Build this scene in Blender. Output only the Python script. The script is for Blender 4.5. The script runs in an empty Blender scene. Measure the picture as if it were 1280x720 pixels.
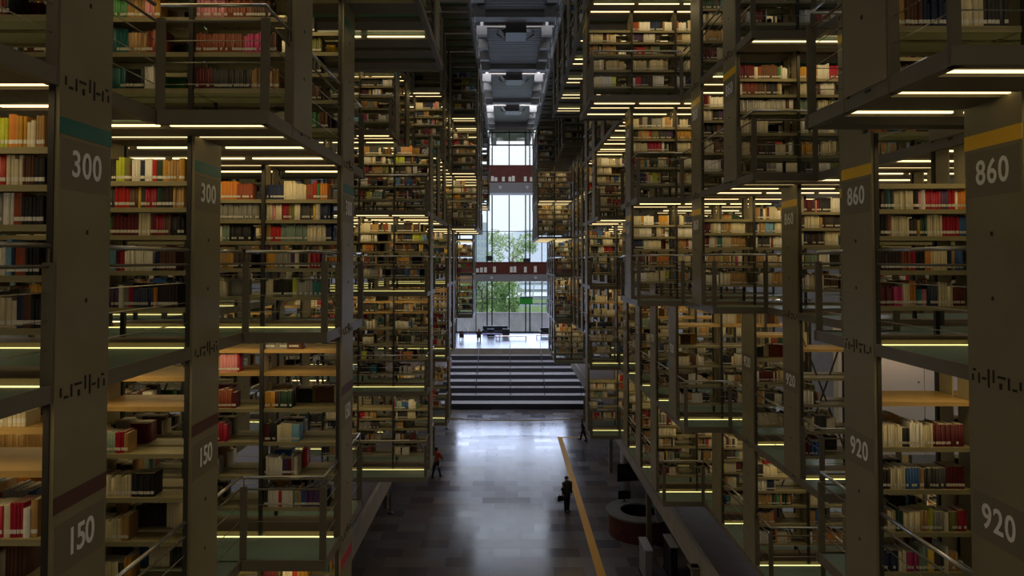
import bpy, bmesh, math, random
import numpy as np
from mathutils import Vector, Matrix

R = random.Random(7)
RN = np.random.default_rng(7)
SC = bpy.context.scene
COL = SC.collection
E = 12.4                       # eye height above the hall floor (world z = E + height relative to the eye)
PI = math.pi

# ------------------------------------------------------------------ helpers
def link(o, parent=None):
    COL.objects.link(o)
    if parent is not None:
        o.parent = parent
    return o

def tag(o, label=None, cat=None, group=None, kind=None):
    if label: o['label'] = label
    if cat: o['category'] = cat
    if group: o['group'] = group
    if kind: o['kind'] = kind
    return o

def empty(name, loc=(0, 0, 0), label=None, cat=None, group=None, rz=0.0):
    o = bpy.data.objects.new(name, None)
    o.location = loc
    o.rotation_euler = (0, 0, rz)
    o.empty_display_size = 0.1
    link(o)
    return tag(o, label, cat, group)

class MB:
    """collects boxes, bars and tubes and links them as one mesh object"""
    def __init__(s):
        s.v, s.f, s.m = [], [], []
    def face(s, pts, m=0):
        b = len(s.v); s.v += [tuple(p) for p in pts]; s.f.append(tuple(range(b, b + len(pts)))); s.m.append(m)
    def box(s, x0, x1, y0, y1, z0, z1, m=0):
        if x0 > x1: x0, x1 = x1, x0
        if y0 > y1: y0, y1 = y1, y0
        if z0 > z1: z0, z1 = z1, z0
        b = len(s.v)
        s.v += [(x0,y0,z0),(x1,y0,z0),(x1,y1,z0),(x0,y1,z0),(x0,y0,z1),(x1,y0,z1),(x1,y1,z1),(x0,y1,z1)]
        for q in ((0,3,2,1),(4,5,6,7),(0,1,5,4),(1,2,6,5),(2,3,7,6),(3,0,4,7)):
            s.f.append(tuple(b + k for k in q)); s.m.append(m)
        return s
    def bar(s, p, q, w, h, m=0, up=(0,0,1)):
        p, q = Vector(p), Vector(q); d = (q - p).normalized(); u = Vector(up)
        if abs(d.dot(u)) > .99: u = Vector((0,1,0))
        a = d.cross(u).normalized(); c = a.cross(d).normalized()
        b = len(s.v)
        for t in (p, q):
            for (i, j) in ((-1,-1),(1,-1),(1,1),(-1,1)):
                s.v.append(tuple(t + a*(i*w/2) + c*(j*h/2)))
        for f in ((3,2,1,0),(4,5,6,7),(0,1,5,4),(1,2,6,5),(2,3,7,6),(3,0,4,7)):
            s.f.append(tuple(b + k for k in f)); s.m.append(m)
        return s
    def tube(s, pts, r, n=8, m=0, caps=True):
        pts = [Vector(p) for p in pts]; b = len(s.v); L = len(pts)
        for i, p in enumerate(pts):
            d = (pts[min(i+1, L-1)] - pts[max(i-1, 0)]).normalized()
            u = Vector((0,0,1)) if abs(d.z) < .95 else Vector((1,0,0))
            a = d.cross(u).normalized(); c = a.cross(d).normalized()
            rr = r[i] if isinstance(r, (list, tuple)) else r
            for k in range(n):
                t = 2*PI*k/n
                s.v.append(tuple(p + a*(rr*math.cos(t)) + c*(rr*math.sin(t))))
        for i in range(L-1):
            for k in range(n):
                k2 = (k+1) % n
                s.f.append((b+i*n+k, b+i*n+k2, b+(i+1)*n+k2, b+(i+1)*n+k)); s.m.append(m)
        if caps:
            s.f.append(tuple(b+k for k in reversed(range(n)))); s.m.append(m)
            s.f.append(tuple(b+(L-1)*n+k for k in range(n))); s.m.append(m)
        return s
    def lathe(s, prof, cx=0, cy=0, n=32, a0=0.0, a1=2*PI, m=0):
        b = len(s.v); full = abs(a1-a0-2*PI) < 1e-6; k = n if full else n+1
        for (r, z) in prof:
            for i in range(k):
                t = a0 + (a1-a0)*i/n
                s.v.append((cx+r*math.cos(t), cy+r*math.sin(t), z))
        for j in range(len(prof)-1):
            for i in range(n):
                i2 = (i+1) % k
                s.f.append((b+j*k+i, b+j*k+i2, b+(j+1)*k+i2, b+(j+1)*k+i)); s.m.append(m)
        return s
    def build(s, name, mats, parent=None, smooth=False, off=None):
        me = bpy.data.meshes.new(name)
        v = s.v if off is None else [(a-off[0], b-off[1], c-off[2]) for a, b, c in s.v]
        me.from_pydata(v, [], s.f)
        if not isinstance(mats, (list, tuple)): mats = [mats]
        for mt in mats: me.materials.append(mt)
        me.polygons.foreach_set('material_index', s.m)
        if smooth: me.polygons.foreach_set('use_smooth', [True]*len(s.f))
        me.update()
        return link(bpy.data.objects.new(name, me), parent)

def boxobj(name, mat, parent, x0, x1, y0, y1, z0, z1):
    return MB().box(x0, x1, y0, y1, z0, z1).build(name, mat, parent)

# ------------------------------------------------------------------ materials
def srgb(c):
    if isinstance(c, str): c = [int(c[i:i+2], 16)/255 for i in (0, 2, 4)]
    return tuple(x/12.92 if x <= .04045 else ((x+.055)/1.055)**2.4 for x in c)

def mat(name, col, rough=.5, metal=0.0, noise=0.0, nscale=6.0, spec=.5, bump=0.0, bscale=40.0):
    m = bpy.data.materials.new(name); m.use_nodes = True
    nt = m.node_tree; bs = nt.nodes['Principled BSDF']
    c = srgb(col)
    bs.inputs['Roughness'].default_value = rough
    bs.inputs['Metallic'].default_value = metal
    bs.inputs['Specular IOR Level'].default_value = spec
    bs.inputs['Base Color'].default_value = (*c, 1)
    if noise > 0 or bump > 0:
        tc = nt.nodes.new('ShaderNodeTexCoord')
        n = nt.nodes.new('ShaderNodeTexNoise'); n.inputs['Scale'].default_value = nscale; n.inputs['Detail'].default_value = 4
        nt.links.new(tc.outputs['Object'], n.inputs['Vector'])
        if noise > 0:
            r = nt.nodes.new('ShaderNodeValToRGB')
            r.color_ramp.elements[0].position = .3; r.color_ramp.elements[1].position = .7
            r.color_ramp.elements[0].color = (*[x*(1-noise) for x in c], 1)
            r.color_ramp.elements[1].color = (*[min(1, x*(1+noise)) for x in c], 1)
            nt.links.new(n.outputs['Fac'], r.inputs['Fac']); nt.links.new(r.outputs['Color'], bs.inputs['Base Color'])
        if bump > 0:
            n2 = nt.nodes.new('ShaderNodeTexNoise'); n2.inputs['Scale'].default_value = bscale
            nt.links.new(tc.outputs['Object'], n2.inputs['Vector'])
            b = nt.nodes.new('ShaderNodeBump'); b.inputs['Strength'].default_value = bump; b.inputs['Distance'].default_value = .01
            nt.links.new(n2.outputs['Fac'], b.inputs['Height']); nt.links.new(b.outputs['Normal'], bs.inputs['Normal'])
    return m

def emit(name, col, strength):
    m = bpy.data.materials.new(name); m.use_nodes = True
    nt = m.node_tree; nt.nodes.clear()
    e = nt.nodes.new('ShaderNodeEmission'); e.inputs['Color'].default_value = (*srgb(col), 1); e.inputs['Strength'].default_value = strength
    o = nt.nodes.new('ShaderNodeOutputMaterial'); nt.links.new(e.outputs[0], o.inputs['Surface'])
    return m

M = {}
M['plate']   = mat('painted_plate', '877c5e', .5, .0, .10, 1.3, spec=.35, bump=.05)
M['beam']    = mat('painted_beam', '746c5b', .5, .0, .08, 2, spec=.35)
M['post']    = mat('painted_post', '6c6454', .5, .0, .06, 3, spec=.35)
M['upright'] = mat('black_upright', '2c2822', .55, 0, .1, 8)
M['side']    = mat('beige_side_panel', 'a0946e', .55, 0, .06, 5)
M['board']   = mat('olive_shelf_steel', '948a66', .5, 0, .06, 5)
M['wood']    = mat('ochre_shelf_board', 'b08e54', .5, 0, .08, 5)
M['slot']    = mat('dark_slot', '1c1914', .8)
M['steel']   = mat('brushed_steel', 'b4b0a6', .3, .9, .05, 20)
M['soffit']  = mat('soffit_panel', '6e6452', .6, 0, .1, 2)
M['plinth']  = mat('plinth_brown', '7c6a4e', .6, 0, .08, 4)
M['field'] = mat('dark_number_field', '756b53', .55)
M['white']   = mat('white_lettering', 'f2eee6', .6)
M['teal']    = mat('teal_band', '146a62', .5)
M['maroon']  = mat('maroon_band', '5a3630', .5)
M['red']     = mat('red_band', 'c02040', .5)
M['yellow']  = mat('yellow_band', 'f6c010', .5)
M['strip']   = emit('warm_tube', 'ffe2a0', 1.9)
M['basestrip'] = emit('floor_tube', 'f0ea94', 1.5)
M['concrete'] = mat('grey_concrete', '8e8a84', .7, 0, .12, .6, bump=.1, bscale=8)
M['wallgrey'] = mat('grey_wall', 'd8d4d0', .7, 0, .06, .5)
M['mezzedge'] = mat('stone_edge', '9a9082', .6, 0, .12, 1.5)
M['mezztop'] = mat('brown_timber_floor', '5c4438', .45, 0, .2, 3)
M['black']   = mat('black_plastic', '15151a', .35)
M['blackfab'] = mat('black_leather', '202026', .45)
M['deskside'] = mat('dark_red_wood', '5a2a26', .4, 0, .2, 4)
M['desktop'] = mat('grey_counter', '88888a', .25, 0, .08, 3)
M['gatewhite'] = mat('grey_lacquer', 'c6c8d0', .25)
M['bridgewood'] = mat('red_brown_timber', '683024', .55, 0, .25, 2)
M['bridgegrey'] = mat('grey_bridge_slab', '8c8a8c', .6, 0, .05, 2)
M['mullion'] = mat('dark_mullion', '34363c', .4, .3)
M['ceilpanel'] = mat('ribbed_ceiling', '48443e', .6, 0, .05, 1)
M['ceilbeam'] = mat('grey_ceiling_beam', '727072', .6, 0, .05, 1)
M['bracket'] = mat('grey_bracket', '7a7878', .6)
M['hood'] = mat('dark_hood', '2c2a28', .5)
M['tablewood'] = mat('pale_timber', 'c8a070', .4, 0, .12, 5)
M['signgreen'] = mat('green_sign', '2f9c2f', .5)
M['tape'] = mat('yellow_tape', 'e8c020', .5)
M['skin'] = mat('skin', 'b98868', .5)
M['hair'] = mat('dark_hair', '241812', .6)
M['redhair'] = mat('auburn_hair', '7a2c1c', .6)
M['olivecoat'] = mat('olive_coat', '34382a', .8, 0, .2, 8)
M['darkcloth'] = mat('dark_trousers', '1e1e24', .8, 0, .2, 8)
M['orange'] = mat('orange_top', 'c2562c', .8, 0, .1, 8)
M['bluejean'] = mat('navy_trousers', '242c48', .8, 0, .2, 8)
M['purple'] = mat('purple_cloth', '503c78', .8, 0, .1, 8)
M['brownjacket'] = mat('brown_jacket', '4a2a22', .8, 0, .1, 8)
M['leaf'] = mat('hazy_pale_leaf', 'aec898', .6, 0, .3, 3)  # pale green leaf, lightened further to put haze into the colour
M['leafd'] = mat('mid_leaf', '8fb476', .6, 0, .3, 3)
M['bark'] = mat('bark', '6a5a4a', .8, 0, .2, 6)
M['gardenwall'] = mat('mauve_plank_wall', 'd0c8e0', .8, 0, .15, 1)
M['grass'] = mat('lawn', '6a8a50', .9, 0, .2, 1)
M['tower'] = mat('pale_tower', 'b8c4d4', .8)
M['hill'] = mat('blue_hill', 'ccdaea', .9)  # distance haze over the hills is put into this pale blue
M['paper'] = mat('page_edges', 'cfc6ae', .8)
M['spinelabel'] = mat('white_spine_label', 'd8d4c8', .7)
M['yline'] = mat('floor_yellow_paint', 'f0b000', .6)

def glass_floor():
    m = bpy.data.materials.new('frosted_green_glass'); m.use_nodes = True
    nt = m.node_tree; bs = nt.nodes['Principled BSDF']
    bs.inputs['Base Color'].default_value = (*srgb('86968c'), 1)
    bs.inputs['Roughness'].default_value = .22
    bs.inputs['Specular IOR Level'].default_value = .6
    tr = nt.nodes.new('ShaderNodeBsdfTranslucent'); tr.inputs['Color'].default_value = (*srgb('6fae80'), 1)
    mx = nt.nodes.new('ShaderNodeMixShader'); mx.inputs[0].default_value = .3
    out = nt.nodes['Material Output']
    nt.links.new(bs.outputs[0], mx.inputs[1]); nt.links.new(tr.outputs[0], mx.inputs[2]); nt.links.new(mx.outputs[0], out.inputs['Surface'])
    return m
M['glassfloor'] = glass_floor()

def pane_glass():
    m = bpy.data.materials.new('clear_pane'); m.use_nodes = True
    nt = m.node_tree; nt.nodes.clear()
    t = nt.nodes.new('ShaderNodeBsdfTransparent'); t.inputs['Color'].default_value = (.93, .95, .96, 1)
    g = nt.nodes.new('ShaderNodeBsdfGlossy'); g.inputs['Roughness'].default_value = .02
    mx = nt.nodes.new('ShaderNodeMixShader'); mx.inputs[0].default_value = .04
    o = nt.nodes.new('ShaderNodeOutputMaterial')
    nt.links.new(t.outputs[0], mx.inputs[1]); nt.links.new(g.outputs[0], mx.inputs[2]); nt.links.new(mx.outputs[0], o.inputs['Surface'])
    return m
M['pane'] = pane_glass()

def tile_floor():
    m = bpy.data.materials.new('stone_slab_floor'); m.use_nodes = True
    nt = m.node_tree; bs = nt.nodes['Principled BSDF']
    tc = nt.nodes.new('ShaderNodeTexCoord')
    def brick(c1, c2, mort, w, h):
        b = nt.nodes.new('ShaderNodeTexBrick')
        b.inputs['Scale'].default_value = 1.0; b.inputs['Brick Width'].default_value = w; b.inputs['Row Height'].default_value = h
        b.inputs['Mortar Size'].default_value = .008; b.inputs['Color1'].default_value = c1; b.inputs['Color2'].default_value = c2
        b.inputs['Mortar'].default_value = mort; b.inputs['Bias'].default_value = 0
        nt.links.new(tc.outputs['Object'], b.inputs['Vector']); return b
    b = brick((*srgb('5e5e66'), 1), (*srgb('868488'), 1), (*srgb('4a484c'), 1), 1.25, .9)
    n = nt.nodes.new('ShaderNodeTexNoise'); n.inputs['Scale'].default_value = .35; n.inputs['Detail'].default_value = 3
    nt.links.new(tc.outputs['Object'], n.inputs['Vector'])
    ramp = nt.nodes.new('ShaderNodeValToRGB')
    ramp.color_ramp.elements[0].position = .4; ramp.color_ramp.elements[1].position = .65
    ramp.color_ramp.elements[0].color = (.95, .95, 1, 1); ramp.color_ramp.elements[1].color = (1, .8, .66, 1)
    nt.links.new(n.outputs['Fac'], ramp.inputs['Fac'])
    mul = nt.nodes.new('ShaderNodeMixRGB'); mul.blend_type = 'MULTIPLY'; mul.inputs[0].default_value = 1
    nt.links.new(b.outputs['Color'], mul.inputs[1]); nt.links.new(ramp.outputs['Color'], mul.inputs[2])
    nt.links.new(mul.outputs['Color'], bs.inputs['Base Color'])
    rb = brick((.13, .13, .13, 1), (.2, .2, .2, 1), (.4, .4, .4, 1), 1.25, .9)
    nt.links.new(rb.outputs['Color'], bs.inputs['Roughness'])
    bs.inputs['Specular IOR Level'].default_value = .55
    return m
M['floor'] = tile_floor()

def book_attr_mat():
    m = bpy.data.materials.new('book_cloth'); m.use_nodes = True
    nt = m.node_tree; bs = nt.nodes['Principled BSDF']
    a = nt.nodes.new('ShaderNodeAttribute'); a.attribute_name = 'cover'
    nt.links.new(a.outputs['Color'], bs.inputs['Base Color'])
    bs.inputs['Roughness'].default_value = .55; bs.inputs['Specular IOR Level'].default_value = .3
    return m
M['books'] = book_attr_mat()

# ------------------------------------------------------------------ camera
F_PX = 853.0
TILT = math.radians(1.5)
VPX, VPY = 633.0, 325.0
cam_d = bpy.data.cameras.new('camera'); cam = bpy.data.objects.new('camera', cam_d); link(cam)
cam.location = (0, 0, E); cam.rotation_euler = (PI/2 + TILT, 0, 0)
cam_d.sensor_width = 36; cam_d.lens = F_PX/1280*36; cam_d.clip_end = 600; cam_d.clip_start = .1
SHX = (640 - VPX); SHY = (360 + F_PX*math.tan(TILT)) - VPY
cam_d.shift_x = SHX/1280; cam_d.shift_y = -SHY/1280
SC.camera = cam
def project(x, y, z):
    """pixel of a world point"""
    zr = z - E
    d = y*math.cos(TILT) + zr*math.sin(TILT); u = zr*math.cos(TILT) - y*math.sin(TILT)
    if d < .05: return None
    return (640 + F_PX*x/d - SHX, 360 - F_PX*u/d - SHY, d)

# ------------------------------------------------------------------ the stacks: grid and tables
PITCH, DEEP, BAY, HALF = 2.30, .70, 1.10, .80
FL = {-3: -8.25, -2: -6.50, -1: -3.95, 0: -.97, 1: 1.48, 2: 3.93, 3: 6.38, 4: 8.83, 5: 11.28, 6: 13.73}
SHELVES = {('L', -1): [.40, .85, 1.33, 1.81, 2.33, 2.66], ('R', -1): [.40, .85, 1.33, 1.81, 2.33]}
def shelf_heights(side, k): return SHELVES.get((side, k), [.44, .85, 1.245, 1.555, 1.85])
def Zn(side, i): return (5.27 if side == 'L' else 5.53) + PITCH*(i-1)
def XE(side, n): return (-3.47 + 1.1*n) if side == 'L' else (4.20 - 1.1*n)
SG = {'L': -1.0, 'R': 1.0}           # outward direction

def rng(a, b, n): return {i: n for i in range(a, b+1)}
T = {'L': {}, 'R': {}}
T['L'][-2] = {1: 0, 2: 0, 3: 1, 8: 1, 9: -1, 10: -1, 11: 1}
T['L'][-1] = {1: 0, 2: 0, 3: 1, **rng(4, 7, -2), 8: 1, 9: -1, 10: -1, 11: 1, 12: 1, **rng(13, 19, 0), 20: 1, 21: 1}
T['L'][0]  = {1: 0, 2: 0, 3: 1, **rng(4, 7, -2), 8: 1, 9: -1, 10: -1, 11: 1, 12: 1, **rng(13, 19, 0), 20: 1, 21: 1}
T['L'][1]  = {1: 0, 2: 1, 3: 1, **rng(4, 7, -2), 8: 1, 9: 1, 10: 1, 11: 0, 12: 2, 13: 2, 14: 2, **rng(15, 19, 0), 20: 1, 21: 1}
T['L'][2]  = {1: 0, 2: 1, 3: 2, 4: 2, **rng(5, 7, -2), 8: 0, 9: 0, 10: 1, 11: 1, 12: 2, 13: 2, 14: 2, **rng(15, 19, 1), 20: 2, 21: 2}
T['L'][3]  = {**rng(6, 9, 0), 10: 1, 11: 1, 12: 2, 13: 2, 14: 2, **rng(15, 19, 1), 20: 2, 21: 2}
T['L'][4]  = {**rng(9, 19, 2), 20: 2, 21: 2}
T['R'][-2] = {1: 0, 2: 0, 3: -2, 4: -2, 5: -1, 6: -1, 7: 0, 8: 0, 9: 0, 10: 1, **rng(18, 20, 1)}
T['R'][-1] = {1: 0, 2: 0, 4: -1, 5: -1, 6: 0, 7: 0, 8: 0, 9: 0, 10: 1, **rng(11, 17, 0), **rng(18, 21, 1)}
T['R'][0]  = {1: 0, 2: 0, 3: -1, 4: -1, 5: 0, 6: 1, 7: 0, 8: 0, 9: 0, 10: 1, **rng(11, 17, 0), **rng(18, 21, 1)}
T['R'][1]  = {1: 1, 2: -1, 3: -1, 4: 0, 5: 0, 6: 1, 7: 0, 8: 0, 9: 1, 10: 1, **rng(11, 17, 0), **rng(18, 21, 2)}
T['R'][2]  = {1: 1, 2: -1, 3: -1, 4: 0, 5: 0, 6: 2, 7: 1, 8: 1, 9: 1, 10: 1, **rng(11, 17, 0), **rng(18, 21, 2)}
T['R'][3]  = {5: 0, **rng(6, 11, 2), **rng(12, 14, 0), **rng(15, 17, 1), **rng(18, 21, 2)}
T['R'][4]  = {**rng(9, 21, 2)}

ORD = ['zeroth', 'first', 'second', 'third', 'fourth', 'fifth', 'sixth', 'seventh', 'eighth', 'ninth', 'tenth', 'eleventh', 'twelfth',
       'thirteenth', 'fourteenth', 'fifteenth', 'sixteenth', 'seventeenth', 'eighteenth', 'nineteenth']
for _t, _u in zip(('twenty', 'thirty', 'forty', 'fifty', 'sixty', 'seventy', 'eighty', 'ninety'),
                  ('twentieth', 'thirtieth', 'fortieth', 'fiftieth', 'sixtieth', 'seventieth', 'eightieth', 'ninetieth')):
    ORD += [_u] + [_t + '-' + w for w in ORD[1:10]]
STOREY = {-3: 'three storeys below eye level', -2: 'two storeys below eye level', -1: 'one storey below eye level', 0: 'at eye level',
          1: 'one storey above eye level', 2: 'two storeys above eye level', 3: 'three storeys up', 4: 'four storeys up', 5: 'five storeys up'}
SIDEW = {'L': 'left of the hall', 'R': 'right of the hall'}
NUM = {('L', 0): '300', ('L', -1): '150', ('R', 0): '860', ('R', -1): '920', ('R', 1): '860'}
BAND = {('L', 0): ('teal', .40), ('L', 1): ('teal', .40), ('L', 2): ('teal', .4), ('L', -1): ('maroon', .90), ('L', -2): ('red', .40),
        ('R', 0): ('yellow', .40), ('R', 1): ('yellow', .40), ('R', 2): ('yellow', .4)}
def labels_for(side, k):
    return NUM.get((side, k))

def bays_of(side, k, i):
    if side == 'R' and k == -1 and i in (4, 5): return 1
    if i <= 3: return 3
    if i <= 12: return 3
    return 2

def text_mesh(txt, size):
    cu = bpy.data.curves.new('lettering', 'FONT'); cu.body = txt; cu.size = size; cu.align_x = 'CENTER'; cu.align_y = 'CENTER'
    cu.extrude = .0015; cu.offset = .0045; cu.space_character = .92 if txt[0] == '1' else 1.1
    o = bpy.data.objects.new('tmp', cu); COL.objects.link(o)
    dg = bpy.context.evaluated_depsgraph_get(); dg.update()
    me = bpy.data.meshes.new_from_object(o.evaluated_get(dg))
    bpy.data.objects.remove(o); bpy.data.curves.remove(cu)
    me.materials.clear(); me.materials.append(M['white'])
    return me
TXT = {t: text_mesh(t, .30) for t in ('300', '150', '860', '920')}

UNITS = []       # (side, k, i, n, x_end, bays)

def make_case(side, k, i, n):
    s = SG[side]; xe = XE(side, n); z0 = E + FL[k]; z1 = E + FL[k+1] - .02
    yn = Zn(side, i); yf = yn + DEEP; nb = bays_of(side, k, i)
    num = labels_for(side, k)
    lab = f"dark steel bookcase, {ORD[i]} back {SIDEW[side]}, {STOREY[k]}"
    root = empty('bookcase', (xe, yn + DEEP/2, z0), lab, 'bookcase', f'open bookcases {SIDEW[side]}')
    off = (xe, yn + DEEP/2, z0)
    def B(mb, name, m, parent=root): return mb.build(name, m, parent, off=off)
    # end panel: plate with dark near channel, bolts and a punched bracket pattern
    mb = MB()
    xa, xb = xe, xe - s*(-.035)
    mb.box(xe, xe + s*.035, yn, yf, z0, z1 + .02, 0)
    near = i <= 6
    if near:
        for zz in (.62, 1.18, 1.78):
            if zz < z1 - z0 - .2:
                mb.box(xe - s*.004, xe, yn + .36, yn + .385, z0 + zz, z0 + zz + .035, 1)
        for (a, w, b, h) in ((.06, .02, -.04, .07), (.11, .05, -.06, .02), (.19, .02, -.06, .10), (.24, .09, .02, .02), (.28, .03, -.07, .05), (.37, .02, -.03, .11),
                             (.43, .02, -.08, .16), (.47, .05, -.02, .02), (.55, .02, -.06, .09), (.60, .04, .04, .02), (.63, .02, -.05, .06)):
            if b >= 0 or T[side].get(k-1, {}).get(i) == n: mb.box(xe - s*.004, xe, yn + a, yn + a + w, z0 + b - .06, z0 + b + h - .06, 1)
    panel = B(mb, 'end_panel', [M['plate'], M['slot']])
    bd = BAND.get((side, k))
    if bd and i <= 11:
        zb = z1 - bd[1]
        B(MB().box(xe - s*.003, xe, yn, yf, zb - .07, zb + .06), 'colour_band', M[bd[0]], panel)
    if num and i <= 11:
        o = bpy.data.objects.new('class_number', TXT[num])
        zt = z1 + .02 - (.72 if k != -1 else 1.28)
        o.location = (xe - s*.006 - off[0], yn + DEEP/2 - off[1], zt - off[2])
        # lettering faces the hall: local x runs along +-y, local y is up
        o.rotation_euler = (PI/2, 0, PI/2 if side == 'L' else -PI/2)
        o.scale = (.84, 1, 1)
        link(o, panel)
        B(MB().box(xe - s*.002, xe, yn + .03, yf - .03, zt - .2, zt + .2), 'number_field', M['field'], panel)
    # uprights: black front and rear posts with a perforated look and a beige panel between
    for b in range(nb + 1):
        x = xe + s*(.055 + b*BAY)
        mb = MB()
        for y in (yn - .012, yf - .038):
            mb.box(x - .024, x + .024, y, y + .05, z0, z1, 0)
        mb.box(x - .008, x + .008, yn + .06, yn + .30, z0 + .42, z1 - .02, 1)
        mb.box(x - .008, x + .008, yf - .30, yf - .06, z0 + .42, z1 - .02, 1)
        B(mb, 'upright', [M['upright'], M['side']])
    # shelf boards
    hs = shelf_heights(side, k)
    for j, h in enumerate(hs):
        m = M['wood'] if (k == -1 and j >= 4) else M['board']
        spans = [(b, b+1) for b in range(nb)] if i <= 3 else [(0, nb)]
        for (a, b) in spans:
            xa = xe + s*(.055 + a*BAY + .027); xb = xe + s*(.055 + b*BAY - .027)
            mb = MB()
            zt = z0 + h
            for (ya, yb, lip) in ((yn + .02, yn + .31, yn + .02), (yf - .31, yf - .02, yf - .032)):
                mb.box(xa, xb, ya, yb, zt - .022, zt)
                mb.box(xa, xb, lip, lip + .012, zt - .052, zt - .02)
            if k == -1 and j >= 4:
                mb.box(xa, xb, yn + .312, yf - .312, zt - .022, zt)
            B(mb, 'shelf_board', m)
    B(MB().box(xe + s*.05, xe + s*(.06 + nb*BAY), yn + .05, yf - .05, z0, z0 + .05), 'plinth', M['plinth'])
    if (i + k) % 3 == 0 and i <= 12:
        b = R.randrange(nb); x0 = xe + s*(.08 + b*BAY); x1 = xe + s*(.03 + (b+1)*BAY); yc = yn + DEEP/2
        mb = MB(); mb.bar((x0, yc, z0 + .06), (x1, yc, z1 - .05), .012, .03); mb.bar((x1, yc + .014, z0 + .06), (x0, yc + .014, z1 - .05), .012, .03)
        B(mb, 'cross_brace', M['post'])
    UNITS.append((side, k, i, n, xe, nb))

def visible_case(side, k, i, n):
    yn = Zn(side, i); xe = XE(side, n)
    p = project(xe, yn, E + FL[k] - .6); q = project(xe, yn + DEEP, E + FL[k+1] + .3)
    if p is None or q is None: return False
    if q[1] > 760 or p[1] < -60: return False
    return True

for side in ('L', 'R'):
    for k in sorted(T[side]):
        for i, n in sorted(T[side][k].items()):
            if k <= 3 and visible_case(side, k, i, n): make_case(side, k, i, n)
HAVE = {(u[0], u[1], u[2]): u for u in UNITS}

# ------------------------------------------------------------------ galleries: glass decks, edge beams, light tubes, railings
BH = .125
def runs(side, k):
    tb = {i: T[side][k][i] for i in sorted(T[side][k]) if (side, k, i) in HAVE or (side, k-1, i) in HAVE}
    out = []
    for i, n in tb.items():
        if out and out[-1][1] == i-1 and out[-1][2] == n: out[-1][1] = i
        else: out.append([i, i, n])
    return tb, out

def railing(side, k, pts, what, near, order):
    """pts: polyline on the deck edge (x, y)"""
    zf = E + FL[k]
    root = empty('railing', (pts[0][0], pts[0][1], zf), what, 'railing', f'gallery railings {SIDEW[side]}')
    off = (pts[0][0], pts[0][1], zf)
    segs = list(zip(pts[:-1], pts[1:]))
    top = [(p[0], p[1], zf + 1.08) for p in pts]
    nn = 8 if near else 5
    MB().tube(top, .021, nn).build('handrail', M['steel'], root, smooth=True, off=off)
    MB().tube([(p[0], p[1], zf + .92) for p in pts], .014, nn).build('mid_rail', M['post'], root, smooth=True, off=off)
    if near:
        for h in (.72, .5, .28):
            MB().tube([(p[0], p[1], zf + h) for p in pts], .005, 5).build('rail_wire', M['steel'], root, off=off)
    # flat bar posts at corners and ends
    done = set()
    for idx, p in enumerate(pts):
        first, last = idx == 0, idx == len(pts)-1
        if (first or last) and len(pts) == 2: continue
        key = (round(p[0], 2), round(p[1], 2))
        if key in done: continue
        done.add(key)
        mb = MB(); mb.box(p[0]-.045, p[0]+.045, p[1]-.012, p[1]+.012, zf - BH, zf + .95)
        mb.box(p[0]-.012, p[0]+.012, p[1]+.012, p[1]+.06, zf - BH, zf + .95)
        mb.tube([(p[0], p[1], zf + .9), (p[0], p[1], zf + 1.07)], .008, 5)
        mb.build('railing_post', M['post'], root, off=off)

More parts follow.
